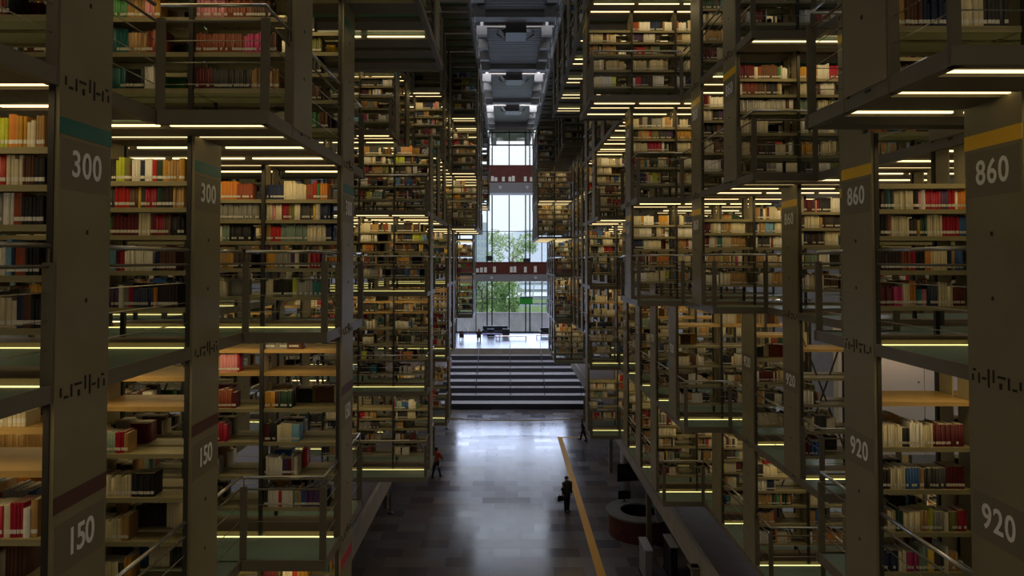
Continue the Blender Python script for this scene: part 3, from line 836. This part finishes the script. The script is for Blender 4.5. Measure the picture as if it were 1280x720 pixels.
# ------------------------------------------------------------------ beyond the glass
struct('ground_garden', MB().box(-60, 60, YF + .5, 220, E - 12.6, E - 12.0), M['grass'])
mb = MB(); x = -20
while x < 22:
    w = R.uniform(.18, .3); mb.box(x, x + w - .02, 94 + R.uniform(0, .05), 94.3, E - 12, E - 7.35); x += w
mb.box(-20, 22, 93.95, 94.35, E - 7.35, E - 7.2)
o = mb.build('wall_garden', M['gardenwall']); o['kind'] = 'structure'
def tree(cx, cy, zb, ht, cr, label, n=1500, lm='leaf'):
    root = empty('tree', (cx, cy, zb), label, 'tree', 'trees beyond the glass')
    mb = MB(); mb.tube([(0,0,0), (.1,0,ht*.3), (-.1,.1,ht*.55), (.1,0,ht*.8)], [.28, .2, .14, .05], 8)
    for q in range(9):
        a = q*2.4; z = ht*(.32 + .05*q); L = cr*R.uniform(.5, .9)
        mb.tube([(0,0,z), (L*.5*math.cos(a), L*.5*math.sin(a), z + L*.35), (L*math.cos(a), L*math.sin(a), z + L*.6)], [.09, .05, .02], 6)
    mb.build('trunk', M['bark'], root, smooth=True)
    mb = MB(); cl = [(R.uniform(-1,1)*cr*.7, R.uniform(-1,1)*cr*.7, ht*R.uniform(.42, .95), cr*R.uniform(.25, .45)) for _ in range(16)]
    for q in range(n):
        c = R.choice(cl); v = Vector((R.gauss(0,1), R.gauss(0,1), R.gauss(0,1))).normalized()*c[3]*R.uniform(.4, 1)
        p = Vector(c[:3]) + v; a = Vector((R.gauss(0,1), R.gauss(0,1), R.gauss(0,1))).normalized(); b = a.cross(Vector((R.gauss(0,1), R.gauss(0,1), R.gauss(0,1)))).normalized()
        L = R.uniform(.14, .28)
        mb.face([p - a*L, p + b*L*.5, p + a*L, p - b*L*.5])
    mb.build('foliage', M[lm], root)
tree(-3.6, 101, E - 12, 10.8, 4.2, 'pale green leafy tree behind the garden wall, left of the sign', 3800)
tree(-.2, 97.5, E - 12, 9.2, 2.6, 'bushy green tree behind the garden wall, between the two taller trees', 2600, 'leafd')
tree(1.0, 112, E - 12, 16.8, 4.3, 'tall tree rising above the lower bridge', 4200)
tree(-8.5, 108, E - 12, 11.5, 3.6, 'pale tree at the far left behind the garden wall', 1600)
bt = empty('tower_block', (-7.2, 190, E - 12), 'pale blue hazy tower block far behind the trees', 'building')
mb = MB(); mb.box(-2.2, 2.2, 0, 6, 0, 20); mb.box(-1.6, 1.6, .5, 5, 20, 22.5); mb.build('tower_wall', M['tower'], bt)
mb = MB()
for a in range(4):
    for b in range(9): mb.box(-1.8 + a*.95, -1.2 + a*.95, -.03, .05, 1.2 + b*2.05, 2.4 + b*2.05)
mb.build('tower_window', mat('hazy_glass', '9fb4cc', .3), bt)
mb = MB()
for q in range(5):
    z = E - 9.5 + q*1.45
    mb.box(2.6, 14, 140, 146, z, z + .35)
for q in range(6): mb.bar((3 + q*1.8, 140, E - 12), (4.2 + q*1.8, 140, E - 2.6), .2, .2)
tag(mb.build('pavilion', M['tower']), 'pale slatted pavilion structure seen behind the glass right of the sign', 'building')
mb = MB()
for q in range(26):
    xx = -130 + q*10; hh = 8 + 7*math.sin(q*.55) + R.uniform(-1.5, 1.5)
    hn = 8 + 7*math.sin((q+1)*.55)
    mb.face([(xx, 330, E - 14), (xx + 10, 330, E - 14), (xx + 10, 340, E + hn), (xx, 340, E + hh)])
    mb.face([(xx, 340, E + hh), (xx + 10, 340, E + hn), (xx + 10, 400, E - 14), (xx, 400, E - 14)])
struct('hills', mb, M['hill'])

# ------------------------------------------------------------------ things on the hall floor
# painted guide line
mb = MB(); mb.box(3.57, 3.91, 10, 48.2, 0, .004)
tag(mb.build('guide_line', M['yline']), 'long yellow guide line painted along the stone floor', 'floor line')
mb = MB(); mb.box(3.91, 5.6, 47.95, 48.2, 0, .004)
tag(mb.build('guide_line', M['yline']), 'short yellow cross line at the far end of the long guide line', 'floor line')
# barrier tapes
def tape(name_label, xa, xb, y, z, sag):
    root = empty('barrier_tape', ((xa+xb)/2, y, 0), name_label, 'barrier')
    mb = MB(); n = 14
    for q in range(n):
        t0, t1 = q/n, (q+1)/n; f = lambda t: z - sag*4*t*(1-t)
        a0, a1 = xa + (xb-xa)*t0 - (xa+xb)/2, xa + (xb-xa)*t1 - (xa+xb)/2
        mb.face([(a0, 0, f(t0) - .03), (a1, 0, f(t1) - .03), (a1, 0, f(t1) + .03), (a0, 0, f(t0) + .03)])
        mb.face([(a0, .004, f(t0) + .03), (a1, .004, f(t1) + .03), (a1, .004, f(t1) - .03), (a0, .004, f(t0) - .03)])
    mb.build('tape_band', M['tape'], root)
    for xx in (xa, xb):
        MB().lathe([(0, .0), (.17, 0), (.17, .02), (.03, .04), (.025, z + .1), (0, z + .1)], xx - (xa+xb)/2, 0, 16).build('stanchion', M['black'], root, smooth=True)
tape('sagging yellow barrier tape across the floor before the seating steps', -4.4, 5.7, 50.5, .75, .16)
tape('short yellow barrier tape under the gallery on the left', -6.9, -5.7, 33.8, .9, .04)

# reception desk: ring counter
dk = empty('reception_desk', (6.05, 31.4, 0), 'round reception desk with grey counter top and dark red front', 'desk')
mb = MB(); mb.lathe([(1.42, 0), (1.42, .96), (1.36, .96), (1.36, 0)], 0, 0, 48, PI*.0, PI*2); mb.build('desk_front', M['deskside'], dk, smooth=False)
mb = MB(); mb.lathe([(.85, .96), (1.5, .96), (1.5, 1.03), (.85, 1.03), (.85, .96)], 0, 0, 48); mb.build('counter_top', M['desktop'], dk)
mb = MB(); mb.lathe([(.85, .0), (.9, .0), (.9, .96), (.85, .96)], 0, 0, 48); mb.build('inner_panel', M['black'], dk)
# items at the desk
sp = empty('hanging_display', (6.0, 33.6, 2.05), 'large black tilted display panel standing above the reception desk', 'display', rz=.18)
mb = MB(); mb.box(-.62, .62, -.05, .05, -.42, .42); mb.build('screen_housing', M['black'], sp)
mb = MB(); mb.box(-.56, .56, -.058, -.05, -.36, .36); mb.build('screen_face', mat('dark_screen', '0c0e12', .15), sp)
mb = MB(); mb.tube([(0, .06, -2.05), (0, .06, -.3)], .035, 8); mb.box(-.25, .25, -.15, .27, -2.05, -2.03); mb.build('display_stand', M['beam'], sp)
mn = empty('monitor', (5.55, 32.45, 1.03), 'small black monitor on the back of the reception desk', 'monitor', rz=.1)
mb = MB(); mb.box(-.3, .3, -.03, .03, .12, .5); mb.build('monitor_screen', M['black'], mn)
mb = MB(); mb.box(-.03, .03, 0, .05, 0, .2); mb.box(-.12, .12, -.09, .09, 0, .015); mb.build('monitor_foot', M['black'], mn)
wc = MB(); wc.lathe([(0, 0), (.2, 0), (.2, 3.8), (0, 3.8)], 6.25, 36.5, 24)
o = wc.build('column', M['gatewhite'], smooth=True); o['kind'] = 'structure'
ag = empty('signpost', (6.75, 30.0, 0), 'pale leaning notice board on a post by the reception desk', 'notice board', rz=.5)
mb = MB(); mb.bar((0, 0, 1.0), (0, .25, 1.9), .5, .03, up=(0, 1, 0)); mb.build('board_face', M['gatewhite'], ag)
mb = MB(); mb.tube([(0, .05, 0), (0, .05, 1.1)], .03, 8); mb.lathe([(0, 0), (.22, 0), (.22, .03), (0, .03)], 0, .05, 20); mb.build('board_post', M['mullion'], ag)
for q, (px, py, lab) in enumerate(((5.45, 27.2, 'grey security gate panel beside the mezzanine edge, with pale flat top'), (6.5, 27.5, 'dark security gate panel further under the mezzanine'))):
    g = empty('security_gate', (px, py, 0), lab, 'security gate')
    mb = MB(); mb.box(-.13, .13, -.75, .45, 0, 1.25); mb.build('gate_body', M['black' if q else 'bridgegrey'], g)
    mb = MB(); mb.box(-.16, .16, -.78, .48, 1.25, 1.3); mb.build('gate_top', M['gatewhite'], g)
    mb = MB(); mb.box(-.18, .18, -.8, .5, 0, .06); mb.build('gate_foot', M['black'], g)

# ------------------------------------------------------------------ people
def skin_body(name, joints, edges, radii, m, parent=None, sub=2):
    me = bpy.data.meshes.new(name); me.from_pydata(joints, edges, []); me.materials.append(m)
    o = link(bpy.data.objects.new(name, me), parent)
    sk = o.modifiers.new('skin', 'SKIN'); sk.use_smooth_shade = True
    if not me.skin_vertices: bpy.context.view_layer.objects.active = o; me.skin_vertices if me.skin_vertices else None
    lay = me.skin_vertices[0].data if me.skin_vertices else None
    if lay is None:
        me.attributes  # skin layer is added with the modifier
    for q, r in enumerate(radii):
        lay[q].radius = (r, r) if not isinstance(r, tuple) else r
    lay[0].use_root = True
    ss = o.modifiers.new('subsurf', 'SUBSURF'); ss.levels = sub; ss.render_levels = sub
    return o
def figure(name_label, loc, rz, step, arms, coat, trousers, hair, coat_len=.78, lean=0.0, hold=None):
    """standing or walking figure, 1.70 m, facing -y at rz = 0"""
    root = empty('person', loc, name_label, 'person', rz=rz)
    H = 1.0
    fa, fb = step
    J = [(0,0,.95), (0,0,1.12), (0,-lean*.3,1.30), (0,-lean*.5,1.42), (0,-lean*.6,1.49), (0,-.02-lean*.7,1.57), (0,-.015-lean*.7,1.66)]
    Rr = [.135, .125, .15, (.12,.10), .055, .085, .075]
    Ed = [(0,1),(1,2),(2,3),(3,4),(4,5),(5,6)]
    def limb(parent, pts, rs):
        p = parent
        for a, r in zip(pts, rs):
            J.append(a); Rr.append(r); Ed.append((p, len(J)-1)); p = len(J)-1
        return p
    for sx, f in ((-1, fa), (1, fb)):
        limb(0, [(sx*.09, 0, .88), (sx*.10, -f*.45 - abs(f)*.1, .49), (sx*.10, -f, .09), (sx*.105, -f - .10, .035), (sx*.105, -f - .19, .03)], [.10, .062, .042, .04, .03])
    ends = []
    for sx, (el, ha) in zip((-1, 1), arms):
        e = limb(3, [(sx*.19, -lean*.45, 1.40), (sx*el[0], el[1], el[2]), (sx*ha[0], ha[1], ha[2])], [.05, .034, .027])
        hx, hy, hz = sx*ha[0], ha[1], ha[2]
        palm = limb(e, [(hx, hy - .01, hz - .07)], [.026])
        for fi in range(4):
            oy = (fi - 1.5)*.02
            limb(palm, [(hx - sx*.004, hy + oy - .012, hz - .12), (hx - sx*.02, hy + oy - .012, hz - .165 + abs(fi-1.3)*.008)], [.009, .008])
        limb(e, [(hx - sx*.012, hy - .04, hz - .06), (hx - sx*.02, hy - .05, hz - .10)], [.011, .009])
    body = skin_body('body', J, Ed, Rr, M['skin'], root)
    # face: nose, ears, brow
    mb = MB(); zc = 1.63; yy = -.10 - lean*.7
    mb.face([(-.015, yy, zc - .02), (.015, yy, zc - .02), (0, yy + .01, zc + .03)]); mb.face([(-.015, yy, zc - .02), (0, yy - .025, zc - .022), (.015, yy, zc - .02)])
    mb.face([(-.015, yy, zc - .02), (0, yy + .01, zc + .03), (0, yy - .025, zc - .022)]); mb.face([(.015, yy, zc - .02), (0, yy - .025, zc - .022), (0, yy + .01, zc + .03)])
    mb.build('nose', M['skin'], root)
    # hair cap
    mb = MB(); prof = []
    for q in range(9):
        t = -1.0 + (PI/2 + 1.0)*q/8; prof.append((.102*math.cos(t), 1.64 + .1*math.sin(t)))
    mb.lathe(prof, 0, .03 - lean*.7, 20); mb.build('hair', M[hair], root, smooth=True)
    # coat: lofted shell over the torso, sleeves along the arms
    mb = MB(); n = 20; rings = [(coat_len, .185, .135), (.95, .185, .14), (1.12, .175, .13), (1.28, .20, .15), (1.39, .215, .15), (1.45, .18, .135), (1.495, .11, .105), (1.525, .078, .08)]
    b = len(mb.v)
    for (z, a, c) in rings:
        for q in range(n):
            t = 2*PI*q/n; mb.v.append((a*math.cos(t), c*math.sin(t) - lean*max(0, z-.95), z))
    for r in range(len(rings)-1):
        for q in range(n):
            q2 = (q+1) % n; mb.f.append((b+r*n+q, b+r*n+q2, b+(r+1)*n+q2, b+(r+1)*n+q)); mb.m.append(0)
    for sx, (el, ha) in zip((-1, 1), arms):
        mb.tube([(sx*.11, -lean*.45, 1.425), (sx*.195, -lean*.45, 1.405), (sx*el[0], el[1], el[2]), (sx*(ha[0]*.97+el[0]*.03), ha[1]*.95+el[1]*.05, ha[2]*.97+el[2]*.03)], [.085, .098, .08, .055], 12)
    mb.build('coat', M[coat], root, smooth=True)
    mb = MB()
    for sx, f in ((-1, fa), (1, fb)):
        mb.tube([(sx*.085, 0, 1.0), (sx*.09, 0, .86), (sx*.10, -f*.45 - abs(f)*.1, .49), (sx*.10, -f, .08)], [.11, .115, .08, .06], 14)
    mb.build('trousers', M[trousers], root, smooth=True)
    for sx, f in ((-1, fa), (1, fb)):
        mb = MB(); mb.tube([(sx*.105, -f + .07, .045), (sx*.105, -f, .06), (sx*.105, -f - .12, .045), (sx*.105, -f - .2, .03)], [.035, .05, .045, .025], 10)
        mb.build('shoe', M['black'], root, smooth=True)
    return root
figure('person in olive coat and dark trousers standing by the yellow floor line', (2.98, 33.96, 0), .5, (.04, -.05),
       [((.25, .02, 1.14), (.27, -.06, .92)), ((.25, .02, 1.14), (.24, -.06, .90))], 'olivecoat', 'darkcloth', 'hair')
bag = empty('handbag', (2.98 - .30, 33.96 + .02, .52), 'dark handbag held at the side of the person by the yellow line', 'bag', rz=.5)
mb = MB(); n = 16
for (za, w, t) in ((0, .17, .06), (.10, .185, .075), (.24, .165, .05), (.27, .15, .03)):
    for q in range(n):
        a = 2*PI*q/n; mb.v.append((w*math.copysign(abs(math.cos(a))**.6, math.cos(a)), t*math.copysign(abs(math.sin(a))**.6, math.sin(a)), za))
for r in range(3):
    for q in range(n):
        q2 = (q+1) % n; mb.f.append((r*n+q, r*n+q2, (r+1)*n+q2, (r+1)*n+q)); mb.m.append(0)
mb.f.append(tuple(range(n-1, -1, -1))); mb.m.append(0)
mb.f.append(tuple(3*n + q for q in range(n))); mb.m.append(0)
mb.build('bag_body', M['black'], bag, smooth=True)
mb = MB(); mb.tube([(-.1, 0, .26), (-.06, 0, .34), (.06, 0, .34), (.1, 0, .26)], .009, 6); mb.build('bag_handle', M['black'], bag, smooth=True)
figure('person in an orange top and navy trousers walking past the hanging stack at the left', (-4.0, 39.2, 0), 2.6, (.26, -.24),
       [((.27, -.12, 1.16), (.24, -.28, 1.10)), ((.30, .16, 1.16), (.30, .10, .92))], 'orange', 'bluejean', 'hair', .92, .05)
figure('person in dark clothes walking beyond the hanging stack at the right', (5.3, 47.2, 0), -1.9, (.24, -.24),
       [((.26, -.1, 1.14), (.24, -.22, .95)), ((.27, .12, 1.14), (.26, .14, .9))], 'darkcloth', 'darkcloth', 'hair')

# ------------------------------------------------------------------ reading corner on the platform
ZP = E - 8.62
def sofa(x, y, w, label, rz=0):
    r = empty('sofa', (x, y, ZP), label, 'sofa', rz=rz)
    mb = MB(); mb.box(-w/2, w/2, -.4, .4, .12, .42); mb.build('seat_cushion', M['blackfab'], r)
    mb = MB(); mb.box(-w/2, w/2, .28, .48, .12, .95); mb.build('backrest', M['blackfab'], r)
    for sx in (-1, 1):
        mb = MB(); mb.box(sx*w/2, sx*(w/2 - .16), -.4, .3, .12, .6); mb.build('armrest', M['blackfab'], r)
        for yy in (-.35, .4):
            mb = MB(); mb.box(sx*(w/2 - .06) - .025, sx*(w/2 - .06) + .025, yy - .025, yy + .025, 0, .12); mb.build('leg', M['steel'], r)
sofa(-1.3, 79.3, 2.9, 'long black sofa before the glazing at the end of the hall')
def armchair(x, y, label, rz):
    sofa(x, y, .78, label, rz)
armchair(-1.75, 76.6, 'black armchair beside the low timber table, left one of the pair', PI)
armchair(-.05, 76.6, 'black armchair beside the low timber table, right one of the pair', PI)
sofa(4.5, 77.2, 1.3, 'short black sofa at the far right of the platform')
def low_table(x, y, w, d, label):
    r = empty('low_table', (x, y, ZP), label, 'table')
    mb = MB(); mb.box(-w/2, w/2, -d/2, d/2, .34, .4); mb.build('table_top', M['tablewood'], r)
    for sx in (-1, 1):
        for sy in (-1, 1):
            mb = MB(); mb.box(sx*(w/2 - .08) - .03, sx*(w/2 - .08) + .03, sy*(d/2 - .08) - .03, sy*(d/2 - .08) + .03, 0, .34); mb.build('leg', M['tablewood'], r)
low_table(.5, 74.2, 3.4, 1.0, 'long low timber table on the platform before the armchairs')
low_table(4.1, 75.2, 1.7, .9, 'short low timber table on the platform before the short sofa')
# reading table with a seated person
rt = empty('reading_table', (-2.75, 73.2, ZP), 'reading table with purple top at the left of the platform', 'table')
mb = MB(); mb.box(-2.1, 2.1, -.45, .45, .70, .75); mb.build('table_top', M['purple'], rt)
for sx in (-1, 1):
    for sy in (-1, 1):
        mb = MB(); mb.box(sx*2.0 - .025, sx*2.0 + .025, sy*.38 - .025, sy*.38 + .025, 0, .7); mb.build('leg', M['steel'], rt)
def chair(x, y, rz, label):
    r = empty('chair', (x, y, ZP), label, 'chair', 'chairs at the reading table', rz)
    mb = MB(); mb.box(-.23, .23, -.23, .23, .43, .48); mb.build('seat', M['brownjacket'], r)
    mb = MB(); mb.box(-.22, .22, .2, .24, .5, .9); mb.build('backrest', M['brownjacket'], r)
    for sx in (-1, 1):
        for sy in (-1, 1):
            mb = MB(); mb.tube([(sx*.2, sy*.2, 0), (sx*.19, sy*.19, .43)], .014, 6); mb.build('leg', M['steel'], r)
chair(-4.7, 72.3, PI, 'brown chair at the near left end of the reading table')
chair(-2.9, 72.3, PI, 'brown chair occupied by the seated reader')
chair(-4.9, 74.1, 0, 'brown chair on the far side of the reading table')
def seated(label, x, y, rz):
    root = empty('person', (x, y, ZP), label, 'person', rz=rz)
    J = [(0,0,.56), (0,-.03,.74), (0,-.08,.92), (0,-.10,1.03), (0,-.13,1.10), (0,-.17,1.18), (0,-.19,1.26)]
    Rr = [.14, .125, .145, .115, .055, .085, .078]; Ed = [(q, q+1) for q in range(6)]
    def limb(p, pts, rs):
        for a, r in zip(pts, rs): J.append(a); Rr.append(r); Ed.append((p, len(J)-1)); p = len(J)-1
        return p
    for sx in (-1, 1):
        limb(0, [(sx*.1, -.06, .54), (sx*.12, -.42, .52), (sx*.12, -.40, .10), (sx*.12, -.52, .04)], [.09, .068, .045, .035])
        e = limb(3, [(sx*.19, -.10, 1.0), (sx*.24, -.22, .80), (sx*.14, -.42, .80)], [.06, .044, .03])
        pm = limb(e, [(sx*.12, -.48, .80)], [.025])
        for fi in range(4): limb(pm, [(sx*.12 + (fi-1.5)*.02, -.53, .80), (sx*.12 + (fi-1.5)*.022, -.57 + abs(fi-1.5)*.008, .79)], [.009, .008])
        limb(e, [(sx*.09, -.47, .80), (sx*.07, -.50, .80)], [.011, .009])
    skin_body('body', J, Ed, Rr, M['skin'], root)
    mb = MB(); prof = [(.108*math.cos(t), 1.235 + .105*math.sin(t)) for t in [-1.1 + (PI/2 + 1.1)*q/8 for q in range(9)]]
    mb.lathe(prof, 0, -.15, 20); mb.build('hair', M['redhair'], root, smooth=True)
    mb = MB(); n = 20; b = 0
    rings = [(.5, .19, .16, 0), (.74, .17, .14, -.03), (.92, .2, .15, -.08), (1.01, .21, .15, -.10), (1.07, .16, .12, -.11), (1.13, .08, .085, -.135)]
    for (z, a, c, oy) in rings:
        for q in range(n): t = 2*PI*q/n; mb.v.append((a*math.cos(t), c*math.sin(t) + oy, z))
    for r in range(5):
        for q in range(n): q2 = (q+1) % n; mb.f.append((r*n+q, r*n+q2, (r+1)*n+q2, (r+1)*n+q)); mb.m.append(0)
    for sx in (-1, 1): mb.tube([(sx*.10, -.1, 1.035), (sx*.19, -.1, 1.01), (sx*.24, -.22, .81), (sx*.145, -.41, .805)], [.08, .09, .068, .05], 12)
    mb.build('jacket', M['brownjacket'], root, smooth=True)
    mb = MB()
    for sx in (-1, 1): mb.tube([(sx*.09, .05, .55), (sx*.11, -.2, .55), (sx*.12, -.43, .53), (sx*.12, -.43, .5), (sx*.12, -.41, .1)], [.1, .1, .085, .08, .058], 12)
    mb.build('trousers', M['darkcloth'], root, smooth=True)
    for sx in (-1, 1):
        mb = MB(); mb.tube([(sx*.12, -.36, .05), (sx*.12, -.45, .05), (sx*.12, -.57, .03)], [.04, .05, .025], 10); mb.build('shoe', M['black'], root, smooth=True)
seated('person with auburn hair and brown jacket seated reading at the purple table', -2.9, 72.35, PI)
lampx = empty('table_lamp', (-4.2, 73.3, ZP + .75), 'small white lamp on the purple reading table', 'lamp')
mb = MB(); mb.lathe([(0, 0), (.1, 0), (.1, .02), (.012, .03), (.012, .42)], 0, 0, 16); mb.build('lamp_stem', M['gatewhite'], lampx, smooth=True)
mb = MB(); mb.lathe([(.14, .38), (.1, .52), (0, .54)], 0, 0, 16); mb.build('lamp_shade', M['gatewhite'], lampx, smooth=True)

# ------------------------------------------------------------------ light
def area(name, loc, rot, sx, sy, power, col):
    l = bpy.data.lights.new(name, 'AREA'); l.shape = 'RECTANGLE'; l.size = sx; l.size_y = sy; l.energy = power; l.color = col
    o = bpy.data.objects.new(name, l); o.location = loc; o.rotation_euler = rot; link(o); return o
area('daylight_lower_glazing', (.6, YF - .45, E - 5.3), (-PI/2, 0, 0), 12.6, 6.2, 1000, (.54, .66, 1.0))
area('daylight_upper_glazing', (.6, YF - .45, E + 7.2), (-PI/2, 0, 0), 12.6, 15, 480, (.62, .74, 1.0))
for q in range(-1, 6):
    yb = 45.2 + (q-2)*12.15
    area('daylight_roof_slot', (CXC, yb + 1.2, E + HC + 1.3), (0, 0, 0), 9, 1.6, (360, 360, 360, 360, 1100, 2000, 600)[q+1], (.92, .93, 1.0))
# daylight through the side windows behind the stacks
for sx, rz in ((-14.6, -1), (15.6, 1)):
    for yy in (12, 36, 60):
        area('daylight_side_window', (sx, yy, E + 1), (0, rz*PI/2*1.0, 0), 20, 16, 300, (.9, .93, 1.0))
# the glow of the tubes under each gallery, one lamp per aisle at the tubes themselves
for (side, k, i, n, xe, nb) in UNITS:
    s = SG[side]
    if k + 1 > 3 or (i not in T[side].get(k+1, {}) and k + 1 > 2): continue
    L = nb*BAY
    area('gallery_tube_lamp', (xe + s*(L/2 + .05), Zn(side, i) - .3, E + FL[k+1] - .16), (0, 0, 0), L - .2, .4, TUBE_W*L/3.3*(1.9 if k == 1 and i <= 3 else 1 if i <= 3 else (.7 if k <= -1 else 1.2)), (1.0, .76, .38))
area('added_fill_behind_camera', (.4, -7.6, E + 1), (PI/2, 0, 0), 8, 14, 170, (1.0, .84, .60))  # added warm fill from behind the camera, brightens faces turned towards it
area('partition_lamp', (8.0, 13.55, E - 1.2), (0, 0, 0), 1.6, .2, 7, (1.0, .66, .4))
w = bpy.data.worlds.new('sky'); SC.world = w; w.use_nodes = True
nt = w.node_tree; nt.nodes.clear()
tc = nt.nodes.new('ShaderNodeTexCoord'); sep = nt.nodes.new('ShaderNodeSeparateXYZ'); nt.links.new(tc.outputs['Generated'], sep.inputs[0])
ramp = nt.nodes.new('ShaderNodeValToRGB')
ramp.color_ramp.elements[0].position = .0; ramp.color_ramp.elements[0].color = (*srgb('d0dae6'), 1)
ramp.color_ramp.elements[1].position = .25; ramp.color_ramp.elements[1].color = (*srgb('e0e0e0'), 1)
nt.links.new(sep.outputs['Z'], ramp.inputs['Fac'])
bg = nt.nodes.new('ShaderNodeBackground'); bg.inputs['Strength'].default_value = 1.35
nt.links.new(ramp.outputs['Color'], bg.inputs['Color'])
out = nt.nodes.new('ShaderNodeOutputWorld'); nt.links.new(bg.outputs[0], out.inputs['Surface'])

SC.view_settings.view_transform = 'Standard'; SC.view_settings.look = 'None'
SC.view_settings.exposure = .35; SC.view_settings.gamma = 1; SC.view_settings.use_curve_mapping = False
try:
    SC.cycles.use_denoising = True
    SC.cycles.max_bounces = 6; SC.cycles.diffuse_bounces = 3; SC.cycles.glossy_bounces = 3; SC.cycles.transparent_max_bounces = 8
    SC.cycles.sample_clamp_indirect = 3.0
except Exception as ex:
    print(ex)
